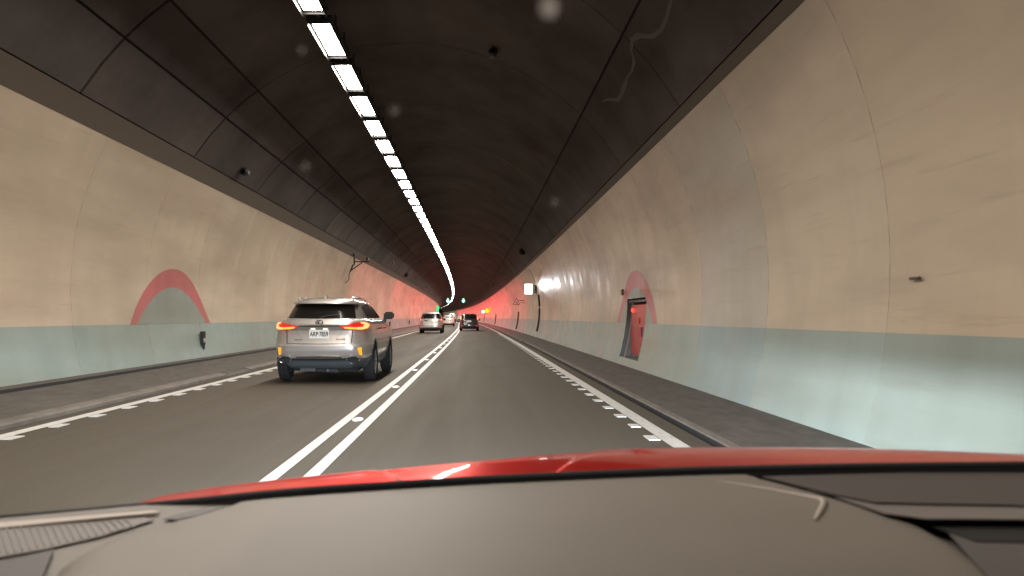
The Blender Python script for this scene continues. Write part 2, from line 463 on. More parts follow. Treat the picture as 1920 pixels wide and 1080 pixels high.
# pale mineral crust along two ring joints and a wandering leak on the right
def ribbon(pts, w, name, label):
    mb = MB(); rows = []
    for i, (s_, a_) in enumerate(pts):
        wi = w*random.uniform(.5, 1.2)*(1 if 0 < i < len(pts)-1 else .2)
        n = pts[min(i+1, len(pts)-1)]; p0 = pts[max(i-1, 0)]
        ds, da = n[0]-p0[0], (n[1]-p0[1])*CR; L = math.hypot(ds, da) or 1
        rows.append([P(s_+k*wi*(-da)/L, *bore(a_+k*wi*ds/L/CR, .006 if k else .018)) for k in (-1, 0, 1)])
    mb.grid(rows); return mb.build(name, M_CRUST, ceiling, smooth=60)
ribbon([(28.85+random.uniform(-.04, .04), .02+.022*i) for i in range(38)], .045, 'mineral_crust', None)
ribbon([(49.85+random.uniform(-.05, .05), .05+.03*i) for i in range(16)], .05, 'mineral_crust', None)
def on_ceiling(px, py):
    # point of the ceiling seen at a photo pixel, as (distance, angle)
    k1, k2 = (px-899.5)/1600, (594.7-py)/1600
    best = None
    for i in range(2000):
        a_ = -A_EDGE+2*A_EDGE*i/1999; x, z = bore(a_)
        s_ = (z-CAM_H)/k2; e = abs((x-s_*s_/(2*R))/s_-k1)
        if best is None or e < best[0]: best = (e, s_, a_)
    return best[1], best[2]
leak = [(1262, -20), (1256, 10), (1250, 35), (1240, 55), (1222, 68), (1200, 66), (1186, 75), (1184, 95), (1190, 115), (1186, 132), (1176, 145), (1170, 162), (1165, 178), (1158, 187), (1142, 186), (1130, 190)]
ribbon([on_ceiling(*p) for p in leak], .06, 'mineral_crust', None)

# ------------------------------------------------------------------ ceiling luminaires
LX = -2.72
LZ = 6.35
def lum_meshes():
    def shell(mb, mi=0):
        mb.box((0, 0, .055), (.44, 2.06, .09), mi)
        for x in (-.20, .20): mb.box((x, 0, -.025), (.012, 2.0, .10), mi)
        for y in (-.98, .98): mb.box((0, y, -.005), (.40, .012, .05), mi)
        for y in (-.7, .7): mb.box((0, y, .40), (.03, .03, .62), mi)
        mb.box((0, -1.12, .06), (.05, .22, .03), mi)
    lens = [(-.148, -.87, -.004), (.148, -.87, -.004), (.148, .87, -.004), (-.148, .87, -.004)]
    mb = MB(); shell(mb); h = mb.mesh('housing', M_STEEL)
    mb = MB(); mb.add(lens, [(0,1,2,3)]); d = mb.mesh('diffuser', M_LAMP)
    mb = MB(); shell(mb); mb.add(lens, [(0,1,2,3)], 1)
    return h, d, mb.mesh('ceiling_light', [M_STEEL, M_LAMP])
hme, dme, fme = lum_meshes()
ORD = ['topmost ceiling light, cut by the top edge of the picture', 'topmost whole ceiling light, longest white panel of the row',
       'second whole ceiling light from the top of the row', 'third whole ceiling light from the top of the row', 'fourth whole ceiling light from the top of the row',
       'fifth whole ceiling light from the top of the row']
LPER = 2.413
for k in range(-8, 225):
    s_ = 13.16+k*LPER
    loc = P(s_, LX, LZ)
    lab = 'bright white panel light in the long row along the dark ceiling'
    if 0 <= k < 6: lab = 'bright white ' + ORD[k]
    if k < 32:
        o = empty('ceiling_light', loc); link('housing', hme, o); link('diffuser', dme, o)
    else:
        o = link('ceiling_light', fme, None, loc)
    o.rotation_euler.z = s_/R
    tag(o, lab, 'ceiling light', 'row of ceiling panel lights')

# ------------------------------------------------------------------ wall and ceiling fittings
def pipe_on_wall(s_, z0, z1, label, r=.045):
    mb = MB(); mb.tube([P(s_, bore_x(1, z0+(z1-z0)*i/10, r), z0+(z1-z0)*i/10) for i in range(11)], r, 8)
    for zz in (z0+.3, z1-.3): 
        c = P(s_, bore_x(1, zz, r), zz); mb.box(c, (.03, r*4, .05))
    o = mb.build('wall_conduit', M_BLACK, smooth=40); return tag(o, label, 'conduit', 'dark conduits on the right wall')
pipe_on_wall(50.8, .45, 2.65, 'tallest dark curved conduit on the right wall, below the white lit sign', .055)
pipe_on_wall(73, .28, 1.78, 'dark wall conduit below the triangular warning sign', .06)
pipe_on_wall(125, .25, 1.9, 'dark wall conduit beyond the triangular sign, near the black van', .07)
o = pipe_on_wall(178, .3, 2.0, 'thin dark post with round head on the far right wall', .05)
# white illuminated sign box
sg = tag(empty('illuminated_sign', P(51.6, 3.18, 3.0)), 'white glowing square sign box bracketed off the right wall', 'sign')
mb = MB(); mb.box((0, 0, 0), (.54, .14, .66)); mb.build('housing', M_STEEL, sg, bevel=.03)
mb = MB()
for y, in ((-.073,), (.073,)):
    pts = []
    for cx_, cz_, a0 in ((.19, .25, 0), (-.19, .25, 90), (-.19, -.25, 180), (.19, -.25, 270)):
        for q in range(5):
            a_ = math.radians(a0+q*22.5); pts.append((cx_+.05*math.cos(a_), y, cz_+.05*math.sin(a_)))
    mb.add(pts, [tuple(range(20))])
mb.build('light_face', M_WHITESIGN, sg)
mb = MB(); mb.box((.40, 0, .22), (.2, .04, .04)); mb.box((.40, 0, -.22), (.2, .04, .04)); mb.box((.39, 0, 0), (.04, .05, .44)); mb.box((.47, .0, 0), (.05, .3, .6))
mb.build('bracket', M_BLACK, sg)
mb = MB(); mb.box((.43, -.15, -.02), (.012, .012, .38)); mb.box((.335, -.02, 0), (.02, .02, .5)); mb.build('cable', M_BLACK, sg)
# flood lamp added on its back to make the sign's glow on the wall
mb = MB(); mb.box((.40, -.30, .02), (.10, .22, .30)); mb.box((.40, -.15, .02), (.03, .2, .03)); mb.build('added_floodlight', M_BLACK, sg, bevel=.01)
ld = bpy.data.lights.new('added_wall_flood', 'SPOT'); ld.energy = 600; ld.spot_size = math.radians(15); ld.spot_blend = .7; ld.shadow_soft_size = .05; ld.color = (.93, .95, 1.0)
lo = bpy.data.objects.new('added_wall_flood', ld); COL.objects.link(lo); lo.parent = sg; lo.location = (.12, -.45, .03)
lo.rotation_euler = Vector((-.085, 1, 0)).to_track_quat('Z', 'Y').to_euler()
mb = MB(); mb.tube([P(51.6, bore_x(1, 3.4+.1*i, .02), 3.4+.1*i) for i in range(9)], .018, 6); o = mb.build('wall_cable', M_GREY)
tag(o, 'thin pale cable running up the right wall above the lit sign', 'cable')
# triangular warning sign
ts = tag(empty('warning_sign', P(65, 3.18, 2.42)), 'small white triangular warning sign with dark border on a wall bracket', 'sign')
def tri(r, y, mi, mb, dz=0):
    pts = [(r*math.cos(math.radians(90+120*k)), y, r*math.sin(math.radians(90+120*k))+dz) for k in range(3)]
    mb.add([(p[0], y+.012, p[2]) for p in pts]+pts, [(0,1,2),(5,4,3),(0,3,4,1),(1,4,5,2),(2,5,3,0)], mi)
mb = MB(); tri(.36, 0, 0, mb); mb.build('border', M_SIGNRED, ts)
mb = MB(); tri(.265, -.016, 0, mb, .0); mb.build('face', M_SIGNWHITE, ts)
mb = MB(); mb.box((0, -.022, .03), (.035, .008, .16)); mb.box((-.05, -.022, -.06), (.035, .008, .10)); mb.box((.06, -.022, -.05), (.06, .008, .05)); mb.build('symbol', M_BLACK, ts)
mb = MB(); mb.box((.42, .03, .16), (.7, .04, .05)); mb.box((.50, .03, -.02), (.4, .03, .035)); mb.box((.72, .03, .06), (.05, .2, .3)); mb.build('bracket', M_BLACK, ts)
# camera bracket under the ceiling edge on the left
cb = tag(empty('camera_bracket', P(43.4, -6.15, 4.1)), 'dark steel bracket with camera and dangling cable high on the left wall', 'camera bracket')
mb = MB(); mb.box((.30, 0, .02), (.78, .05, .055)); mb.box((-.06, 0, .10), (.07, .07, .48))
mb.tube([(-.12, 0, -.12), (-.28, 0, -.50)], .04, 6); mb.tube([(-.22, 0, -.42), (.36, 0, .0)], .028, 6); mb.build('frame', M_BLACK, cb)
mb = MB(); mb.tube([(-.28, 0, -.45), (-.34, 0, -.70), (-.33, 0, -.86), (-.42, 0, -1.0), (-.50, 0, -1.02), (-.53, 0, -1.10)], .02, 6); mb.build('cable', M_BLACK, cb, smooth=50)
mb = MB(); mb.box((.62, -.1, .16), (.12, .36, .13)); mb.box((.56, 0, .07), (.05, .05, .12)); mb.box((-.06, -.05, .36), (.11, .22, .11)); mb.build('camera_body', M_BLACK, cb, bevel=.01)
# small boxes on the left wall
def call_box(s_, label, sc=1.0):
    o = empty('wall_reflector', P(s_, bore_x(-1, .72)+.02, .72)); tag(o, label, 'reflector', 'small dark fittings low on the left wall')
    mb = MB(); mb.box((.03, 0, .06), (.08*sc, .20*sc, .34*sc)); mb.box((.02, .06, -.14), (.06*sc, .12*sc, .16*sc)); mb.build('case', M_BLACK, o, bevel=.01)
    mb = MB(); mb.lathe([(0, .06*sc), (.03, .055*sc), (.035, 0)], (.07, -.02, .0), 'x', 12); mb.build('lens', mat('lens_grey', (.35, .3, .28), .3), o)
call_box(21.2, 'small dark fitting low on the left wall beside the blank painted arch')
call_box(69, 'small dark fitting low on the left wall just beyond the SUV door mirror')
call_box(92, 'small dark fitting low on the left wall just before the silver minivan')
call_box(116, 'small dark fitting low on the left wall behind the silver minivan')
mb = MB(); mb.box((0, 0, 0), (.03, .18, .025)); o = mb.build('wall_bracket', mat('clip_brown', (.12, .10, .08), .7), bevel=.008); o.location = P(7.45, bore_x(1, 1.64)-.03, 1.64)
tag(o, 'small dark horizontal clip on the bare cream wall', 'wall clip')
# lamp pods on the ceiling sides (dark, unlit)
def pod(px, py, r, label):
    s_, a_ = on_ceiling(px, py); x, z = bore(a_, .12)
    mb = MB(); mb.lathe([(-.16, r*.5), (-.12, r), (.1, r), (.16, r*.7), (.16, 0)], (0, 0, 0), 'y', 14); mb.box((0, .0, .12), (.05, .1, .2))
    o = mb.build('ceiling_speaker', M_BLACK, smooth=40); o.location = P(s_, x, z); o.rotation_euler = (0, a_, 0)
    tag(o, label, 'speaker', 'dark speakers on the ceiling')
pod(453, 318, .10, 'dark round speaker on the ceiling between ring joints, above the left wall')
pod(928, 90, .09, 'dark round speaker on the ceiling near the top of the picture')
pod(982, 470, .2, 'dark round speaker at the ceiling edge above the white lit sign')
pod(760, 514, .2, 'dark round speaker on the ceiling above the far silver minivan')
# lane signals
for x, lab in ((-3.95, 'green lit lane signal over the left lane'), (-.36, 'green lit lane signal over the right lane')):
    o = tag(empty('lane_signal', P(196, x, 5.08)), lab+', hanging from the dark ceiling', 'lane signal', 'green lane signals')
    mb = MB(); mb.box((0, 0, 0), (.95, .22, 1.05)); mb.build('housing', M_BLACK, o, bevel=.03)
    mb = MB(); mb.box((-.3, 0, 1.0), (.05, .05, 1.1)); mb.box((.3, 0, 1.0), (.05, .05, 1.1)); mb.build('hanger', M_STEEL, o)
    mb = MB(); y = -.13
    mb.add([(-.13, y, .50), (.13, y, .50), (.13, y, .02), (.40, y, .02), (0, y, -.48), (-.40, y, .02), (-.13, y, .02)], [tuple(range(7))])
    mb.build('arrow', M_GREENLED, o)
# green exit sign at the bend, yellow and orange beacons opposite
o = tag(empty('exit_sign', P(200, -6.35, 3.1)), 'tall green lit exit sign at the end of the left wall', 'sign')
mb = MB(); mb.box((0, 0, 0), (.5, .3, 1.7)); mb.build('housing', M_STEEL, o)
mb = MB(); mb.box((0, -.16, 0), (.46, .02, 1.62)); mb.box((.26, 0, 0), (.02, .26, 1.62)); mb.build('light_face', M_GREENSIGN, o)
mb = MB(); mb.box((-.6, -.5, .3), (.3, .2, 1.3)); mb.build('sign_reflection', emis('green_reflection', (.10, .50, .16), .8), o)  # sign's reflection on the wall, put in as a dim glowing block
for s_, x, z, m, lab, rr in ((150, 3.28, 2.42, M_YELLOW, 'yellow', .42), (146, 3.78, 2.62, M_ORANGE, 'orange', .36), (156, 2.75, 2.30, M_WHITESIGN, 'white', .24)):
    o = tag(empty('warning_beacon', P(s_, x, z)), f'round {lab} warning beacon glowing beside the red lit right wall', 'beacon', 'round beacons on the right wall')
    mb = MB(); mb.lathe([(.14, rr*1.1), (0, rr*1.1), (0, rr)], (0, 0, 0), 'y', 20); mb.box((.25, .1, 0), (.5, .05, .05)); mb.build('housing', M_BLACK, o)
    mb = MB(); mb.lathe([(0, rr), (-.06, rr*.8), (-.09, rr*.4), (-.1, 0.001)], (0, 0, 0), 'y', 20); mb.build('lens', m, o, smooth=50)
# added red lamps standing in for an unseen source of the red wash
lamp_body = MB().box((0, 0, 0), (.12, .34, .10)).mesh('housing', M_BLACK)
lens_me = MB().box((0, 0, -.052), (.09, .30, .006)).mesh('lens', emis('red_dim', (1, .05, .04), .6))
def wash(side, s_, pw, z_t, label=None, z=4.95):
    ang = side*math.acos((z-CZ)/CR); x, _ = bore(ang, .45)
    o = tag(empty('added_red_floodlight', P(s_, x, z)), f"small added red lamp under the ceiling shining on the far {'right' if side > 0 else 'left'} wall", 'added_floodlight', f"added red floodlights over the {'right' if side > 0 else 'left'} wall")
    link('housing', lamp_body, o); link('lens', lens_me, o)
    mb = MB(); mb.box((0, 0, .15), (.04, .05, .24)); mb.build('arm', M_BLACK, o)
    ld = bpy.data.lights.new('added_red_glow', 'AREA'); ld.shape = 'RECTANGLE'; ld.size = 24; ld.size_y = .5; ld.energy = pw; ld.color = (1, .035, .085); ld.spread = math.radians(84)
    lo = bpy.data.objects.new('added_red_glow', ld); COL.objects.link(lo); lo.parent = o; lo.location = (-side*.25, 0, -.12)
    dx = bore_x(side, z_t)-x+side*.25; dz = z_t-z
    lo.rotation_euler = Vector((-dx, 0, -dz)).to_track_quat('Z', 'Y').to_euler()
for k in range(7): wash(-1, 58+k*24, RED*(.28, .62, .8, .6, .6, .6, .6)[k], 2.0)
for k in range(14): wash(1, 74+k*24, RED*((.45, 1.1)+(1.5,)*12)[k], 2.0)

# ------------------------------------------------------------------ vehicles
def interp(tab, z, i):
    if z <= tab[0][0]: return tab[0][i]
    for a, b in zip(tab[:-1], tab[1:]):
        if z <= b[0]:
            t = (z-a[0])/(b[0]-a[0]); return a[i]+(b[i]-a[i])*t
    return tab[-1][i]
def catmull(tab, zs):
    out = []
    for z in zs: out.append([z]+[interp(tab, z, i) for i in range(1, len(tab[0]))])
    return out
# columns: height, rear face y, half width, front y
SUV_TAB = [(.26,.42,.80,4.75),(.34,.22,.86,4.88),(.44,.10,.90,4.98),(.56,.03,.945,5.08),(.66,.0,.962,5.10),(.76,.0,.968,5.12),(.785,.03,.966,5.12),(.95,.07,.96,5.08),(1.04,.075,.95,4.9),
           (1.10,.055,.94,4.6),(1.15,.05,.932,4.25),(1.20,.075,.91,3.95),(1.235,.11,.875,3.85),(1.26,.15,.82,3.80),(1.28,.18,.785,3.74),(1.40,.29,.735,3.45),(1.50,.385,.69,3.2),(1.555,.43,.665,3.05),
           (1.565,.33,.66,3.02),(1.60,.36,.64,2.92),(1.64,.44,.60,2.75),(1.675,.60,.53,2.5),(1.70,.95,.42,2.25),(1.712,1.35,.25,2.0)]
class Car:
    def __init__(s, tab, sx=1, sy=1, sz=1, rcx=.36, rcy=.62, wheels=(1.08, 4.0), wr=.385, arch_r=.44):
        s.tab = [(z*sz, yr*sy, w*sx, yf*sy) for z, yr, w, yf in tab]; s.rcx, s.rcy = rcx*sx, rcy*sy
        s.wheels = [w*sy for w in wheels]; s.wr = wr*sz; s.ar = arch_r*sz; s.sx, s.sy, s.sz = sx, sy, sz
    def lv(s, z): return [interp(s.tab, z, i) for i in (1, 2, 3)]
    def rear_y(s, x, z):
        yr, w, yf = s.lv(z); ax = abs(x); rc = min(s.rcx, w*.6); base = .05*(ax/w)**2
        if ax <= w-rc: return yr+base
        t = min((ax-(w-rc))/rc, 1.0); return yr+base+s.rcy*(1-math.sqrt(max(1-t**2.3, 0)))
    def side_x(s, y, z):
        yr, w, yf = s.lv(z); rc = min(s.rcx, w*.6); y0 = yr+.05+s.rcy
        if y >= y0: return w
        t = max((y0-y)/s.rcy, 0); t = min(t, 1); return (w-rc)+rc*(1-t**2.3)**(1/2.3)
    def outline(s, z):
        yr, w, yf = s.lv(z); rc = min(s.rcx, w*.6); pts = []; cut = []
        for i in range(8): x = (w-rc)*i/8; pts.append((x, s.rear_y(x, z)))
        for i in range(10):
            a = PI/2*i/10; t = math.sin(a); x = (w-rc)+rc*t; pts.append((x, s.rear_y(x, z)))
        ya, yb = yr+.05+s.rcy, yf-.7*s.sy
        for i in range(60): pts.append((w, ya+(yb-ya)*i/59))
        for i in range(1, 10):
            a = PI/2*i/10; pts.append((w-rc*(1-math.cos(a)), yb+.55*s.sy*math.sin(a)))
        for i in range(5): pts.append(((w-rc)*(1-i/4), yb+.55*s.sy+.15*s.sy*math.sin(PI/2*(i/4))))
        out = []
        for x, y in pts:
            c = 0
            if x > w*.8:
                for wy in s.wheels:
                    if (y-wy)**2+(z-s.wr)**2 < s.ar**2: c = 1; x = w-.30
            out.append((x, y, c))
        return out
    def body(s, paint, trim, trim_z, parent):
        zs = set(r[0] for r in s.tab); z = s.tab[0][0]
        while z < s.tab[-1][0]: zs.add(round(z, 4)); z += .04
        zs = sorted(zs); rows = []; cuts = []
        for z in zs:
            o = s.outline(z); half = [(x, y, z) for x, y, c in o]; cc = [c for _, _, c in o]
            rows.append(half+[(-x, y, z) for x, y, z in reversed(half[1:-1])]); cuts.append(cc+list(reversed(cc[1:-1])))
        mb = MB(); n = len(rows[0])
        mb.grid(rows, 0, close=True)
        k = 0
        for i in range(len(rows)-1):
            for j in range(n):
                c = cuts[i][j]+cuts[i][(j+1)%n]+cuts[i+1][j]+cuts[i+1][(j+1)%n]
                if c: mb.m[k] = 2
                elif rows[i][j][2] < trim_z: mb.m[k] = 1
                k += 1
        for row, rev in ((rows[0], 1), (rows[-1], 0)):
            b = len(mb.v); mb.v += row; mb.f.append(tuple(range(b, b+n))); mb.m.append(1 if rev else 0)
        return mb.build('body', [paint, trim, M_WELL], parent, smooth=38)
    def rear_patch(s, name, top, bot, m, parent, off=.006, thick=0, nz=4, n=16, label=None):
        # top and bottom edges as lists of (x,z); strip lies on the rear surface
        def samp(e, t):
            f = t*(len(e)-1); i = min(int(f), len(e)-2); f -= i
            return e[i][0]+(e[i+1][0]-e[i][0])*f, e[i][1]+(e[i+1][1]-e[i][1])*f
        mb = MB(); rows = []
        for i in range(n+1):
            a, b = samp(top, i/n), samp(bot, i/n); row = []
            for j in range(nz+1):
                x = a[0]+(b[0]-a[0])*j/nz; z = a[1]+(b[1]-a[1])*j/nz
                y = s.rear_y(x, z); e = .004
                nx = (s.rear_y(x+e, z)-s.rear_y(x-e, z))/(2*e); nx = max(-3, min(3, nx)); L = math.sqrt(1+nx*nx)
                row.append((x+nx/L*off, y-off/L, z))
            rows.append(row)
        mb.grid(rows)
        if thick:
            back = [[(x, y+off+thick, z) for x, y, z in r] for r in rows]
            ring = lambda R_: [R_[i][0] for i in range(n+1)]+[R_[n][j] for j in range(1, nz+1)]+[R_[i][nz] for i in range(n-1, -1, -1)]+[R_[0][j] for j in range(nz-1, 0, -1)]
            mb.grid([ring(rows), ring(back)], close=True)
        o = mb.build(name, m, parent, smooth=50)
        if label: o['label'] = label
        return o
    def side_patch(s, name, top, bot, m, parent, sgn=1, off=.006, n=14, nz=5):
        def samp(e, t):
            f = t*(len(e)-1); i = min(int(f), len(e)-2); f -= i
            return e[i][0]+(e[i+1][0]-e[i][0])*f, e[i][1]+(e[i+1][1]-e[i][1])*f
        mb = MB(); rows = []
        for i in range(n+1):
            a, b = samp(top, i/n), samp(bot, i/n)
            rows.append([(sgn*(s.side_x(a[0]+(b[0]-a[0])*j/nz, a[1]+(b[1]-a[1])*j/nz)+off), a[0]+(b[0]-a[0])*j/nz, a[1]+(b[1]-a[1])*j/nz) for j in range(nz+1)])
        mb.grid(rows); return mb.build(name, m, parent, smooth=50)
    def add_wheels(s, parent, track, width=.235, detail=True):
        for wy in s.wheels:
            for sg_ in (1, -1):
                w = empty('wheel', (sg_*(track-width/2), wy, s.wr), 0, parent)
                h = width/2; r = s.wr
                mb = MB(); mb.lathe([(-h+.02, r*.62), (-h, r*.80), (-h+.02, r*.95), (-h+.05, r), (-h*.33, r*1.0), (-h*.30, r*.975), (-h*.2, r*.975), (-h*.17, r), (h*.17, r), (h*.2, r*.975), (h*.30, r*.975), (h*.33, r), (h-.05, r), (h-.02, r*.95), (h, r*.80), (h-.02, r*.62)], (0,0,0), 'x', 36)
                mb.build('tyre', M_TYRE, w, smooth=35)
                mb = MB(); o_ = sg_*h
                mb.lathe([(o_*.85, r*.64), (o_*.80, r*.60), (o_*.35, r*.56), (o_*.30, .0)], (0,0,0), 'x', 30)
                if detail:
                    for k in range(10):
                        a_ = 2*PI*k/10; c_, s_ = math.cos(a_), math.sin(a_)
                        q = []
                        for rad, wd in ((r*.10, .035), (r*.60, .022)):
                            for d_ in (-wd, wd): q.append((o_*.80, rad*c_-d_*s_, rad*s_+d_*c_)); 
                        q2 = [(o_*.55, y_, z_) for _, y_, z_ in q]
                        mb.add(q+q2, [(0,1,3,2),(0,2,6,4),(1,5,7,3)])
                mb.build('rim', M_RIM, w, smooth=35)
M_WELL = mat('wheel_well', (.012, .012, .013), .9)
M_TYRE = mat('tyre_rubber', (.022, .021, .021), .9, spec=.2)
M_RIM = mat('alloy_rim', (.30, .30, .31), .35, metal=.9)
def carpaint(name, col, rough=.35, metal=.55): return mat(name, col, rough, metal=metal, coat=1.0, coat_rough=.06)
M_CHAMP = carpaint('champagne_paint', (.41, .375, .345))
M_TRIM = mat('grey_trim', (.055, .06, .065), .5)
M_GLASS = mat('tinted_glass', (.012, .011, .010), .12, spec=.5)
M_CHROME = mat('chrome', (.7, .7, .7), .15, metal=1)
M_TAIL = mat('tail_lens', (.30, .01, .01), .2, emit=(1, .03, .015), es=.55, coat=1)
M_TAILHOT = emis('tail_led', (1, .16, .05), 5.0)
M_AMBER = emis('amber_reflector_glow', (1, .42, .01), 1.3)  # bumper reflectors, their returned light put in as a glow
M_PLATE = mat('plate_white', (.78, .78, .75), .5)
M_INK = mat('plate_ink', (.012, .012, .014), .5)
def text_mesh(body, size, m, parent, loc, name, sx=1.0, extr=.002, bold=0):
    cu = bpy.data.curves.new('t', 'FONT'); cu.body = body; cu.size = size; cu.align_x = 'CENTER'; cu.align_y = 'CENTER'; cu.extrude = extr; cu.offset = bold
    t = bpy.data.objects.new('t', cu); COL.objects.link(t); bpy.context.view_layer.update()
    me = bpy.data.meshes.new_from_object(t); bpy.data.objects.remove(t)
    for v in me.vertices: v.co = Vector((v.co.x*sx, -v.co.z, v.co.y))
    me.materials.clear(); me.materials.append(m); me.name = name
    return link(name, me, parent, loc)

def mirror_pts(p): return [(-x, z) for x, z in p]
# ---- the near silver SUV
c = Car(SUV_TAB, rcx=.38, rcy=.66)
suv = tag(empty('silver_suv', P(16.5, -3.09, 0)), 'large silver SUV with lit tail lamps and plate ARP 7859 in the left lane', 'car')
c.body(M_CHAMP, M_TRIM, .50, suv)
rp = c.rear_patch
rp('rear_window', [(-.585, 1.545), (-.3, 1.552), (0, 1.553), (.3, 1.552), (.585, 1.545)], [(-.665, 1.285), (-.3, 1.275), (0, 1.272), (.3, 1.275), (.665, 1.285)], M_GLASS, suv, nz=6, n=20)
rp('spoiler', [(-.60, 1.605), (0, 1.618), (.60, 1.605)], [(-.60, 1.568), (0, 1.572), (.60, 1.568)], M_CHAMP, suv, off=.05, thick=.03)
rp('garnish', [(-.40, 1.150), (0, 1.155), (.40, 1.150)], [(-.42, 1.128), (0, 1.132), (.42, 1.128)], M_CHROME, suv, off=.02, thick=.02)
rp('garnish_recess', [(-.44, 1.127), (0, 1.13), (.44, 1.127)], [(-.44, 1.112), (0, 1.115), (.44, 1.112)], M_TRIM, suv, off=.008)
for sg_ in (-1, 1):
    X = lambda pts: [(sg_*x, z) for x, z in pts]
    lamp = rp('taillight', X([(.40, 1.128), (.54, 1.150), (.68, 1.195), (.82, 1.212), (.92, 1.175)]), X([(.40, 1.120), (.50, 1.072), (.66, 1.048), (.84, 1.045), (.915, 1.085)]), M_TAIL, suv, off=.012, thick=.03, nz=5, n=22)
    # L-shaped hot LED bands
    b_ = rp('led_bar', X([(.47, 1.112), (.56, 1.108), (.70, 1.100)]), X([(.49, 1.082), (.56, 1.070), (.70, 1.064)]), emis('led_orange', (1, .22, .03), 3.2), lamp, off=.02, nz=2, n=10)
    rp('led_hook', X([(.76, 1.205), (.84, 1.20), (.898, 1.165)]), X([(.78, 1.175), (.83, 1.165), (.870, 1.14)]), M_TAILHOT, lamp, off=.022, nz=2, n=10)
    rp('led_hook', X([(.83, 1.17), (.90, 1.165)]), X([(.80, 1.085), (.895, 1.105)]), M_TAILHOT, lamp, off=.024, nz=3, n=6)
    rp('led_hook', X([(.705, 1.100), (.78, 1.108), (.885, 1.12)]), X([(.705, 1.060), (.80, 1.060), (.88, 1.085)]), M_TAILHOT, lamp, off=.023, nz=2, n=10)
    rp('corner_reflector', X([(.735, .705), (.80, .712)]), X([(.765, .565), (.80, .560)]), M_AMBER, suv, off=.015, thick=.02, nz=3, n=4)
    # lower bumper and exhaust
    mb = MB(); mb.lathe([(-.05, .075), (-.06, .085), (-.02, .092), (.2, .088), (.2, .07), (-.03, .068)], (0, 0, 0), 'y', 22)
    e_ = mb.build('exhaust', mat('exhaust_metal', (.5, .5, .52), .25, metal=1), suv, smooth=40); e_.location = (sg_*.66, .07, .475); e_.scale = (1.5, 1, .75)
    mb = MB(); mb.lathe([(0, .067), (.001, 0)], (0, .0, 0), 'y', 20); e2 = mb.build('exhaust_hole', M_WELL, e_)
    # roof rail
    mb = MB(); mb.tube([(sg_*.52, .66, 1.655), (sg_*.54, .80, 1.688), (sg_*.555, 1.5, 1.705), (sg_*.555, 2.4, 1.69), (sg_*.54, 2.75, 1.655)], .018, 8); mb.build('roof_rail', M_CHAMP, suv, smooth=40)
    # side windows
    c.side_patch('quarter_window', [(.98, 1.50), (1.30, 1.555)], [(1.22, 1.295), (1.50, 1.29)], M_GLASS, suv, sg_)
    c.side_patch('side_window', [(1.36, 1.56), (1.9, 1.585), (2.35, 1.57)], [(1.56, 1.29), (1.95, 1.285), (2.38, 1.285)], M_GLASS, suv, sg_)
    c.side_patch('side_window', [(2.42, 1.565), (2.75, 1.53), (2.95, 1.47)], [(2.45, 1.285), (2.95, 1.285), (3.42, 1.285)], M_GLASS, suv, sg_)
    c.side_patch('chrome_line', [(1.0, 1.285), (2.2, 1.28), (3.4, 1.28)], [(1.0, 1.268), (2.2, 1.265), (3.4, 1.265)], M_TRIM, suv, sg_, off=.012)
    for hy in (1.85, 2.85):
        mb = MB(); mb.tube([(sg_*.945, hy-.13, 1.06), (sg_*.985, hy-.08, 1.065), (sg_*.985, hy+.08, 1.065), (sg_*.945, hy+.13, 1.06)], .014, 6); mb.build('door_handle', M_CHROME, suv, smooth=40)
    for dy_ in (1.42, 2.40, 3.50):
        mb = MB(); mb.grid([[(sg_*(c.side_x(dy_+k_, z_/20)+.0015), dy_+k_, z_/20) for z_ in range(11, 25)] for k_ in (0, .010)]); mb.build('door_seam', M_WELL, suv)
    c.side_patch('sill_trim', [(1.56, .44), (3.5, .44)], [(1.56, .34), (3.5, .34)], M_TRIM, suv, sg_, off=.02)
    # mirror
    mr = empty('mirror', (sg_*.90, 3.38, 1.27), 0, suv)
    mb = MB(); mb.box((sg_*.10, 0, .07), (.24, .12, .17)); mb.build('mirror_case', M_BLACK, mr, smooth=60, bevel=.035)
    mb = MB(); mb.box((sg_*.0, .02, -.03), (.07, .07, .10)); mb.build('mirror_arm', M_BLACK, mr)
    # rim of the wheel arches
    for wy in c.wheels:
        mb = MB(); pts = []
        for k in range(19):
            a_ = math.radians(-12+204*k/18); y_ = wy+c.ar*math.cos(a_); z_ = c.wr+c.ar*math.sin(a_)
            pts.append((sg_*(c.side_x(y_, max(z_, .27))-.008), y_, z_))
        mb.tube(pts, .014, 6); mb.build('arch_trim', M_TRIM, suv, smooth=50)
for sg_ in (-1, 1):
    rp('tailgate_crease', [(sg_*.45, 1.11), (sg_*.40, 1.02), (sg_*.33, .93)], [(sg_*.47, 1.11), (sg_*.425, 1.02), (sg_*.36, .93)], M_CHAMP, suv, off=.016, thick=.01, nz=2, n=8)
rp('bumper_shelf', [(-.74, .772), (0, .764), (.74, .772)], [(-.76, .73), (0, .722), (.76, .73)], M_CHAMP, suv, off=.03, thick=.03, nz=3)
rp('tailgate_seam', [(-.62, .795), (0, .787), (.62, .795)], [(-.62, .787), (0, .779), (.62, .787)], M_WELL, suv, off=.008)
for sg_ in (-1, 1):
    rp('tailgate_seam', [(sg_*.63, 1.05), (sg_*.645, 1.05)], [(sg_*.615, .79), (sg_*.63, .79)], M_WELL, suv, off=.007, n=2, nz=8)
rp('skid_plate', [(-.42, .535), (0, .545), (.42, .535)], [(-.45, .505), (0, .51), (.45, .505)], M_CHROME, suv, off=.05, thick=.04)
rp('bumper_grille', [(-.78, .52), (-.45, .50), (0, .50), (.45, .50), (.78, .52)], [(-.74, .47), (-.45, .46), (0, .455), (.45, .46), (.74, .47)], M_WELL, suv, off=.012)
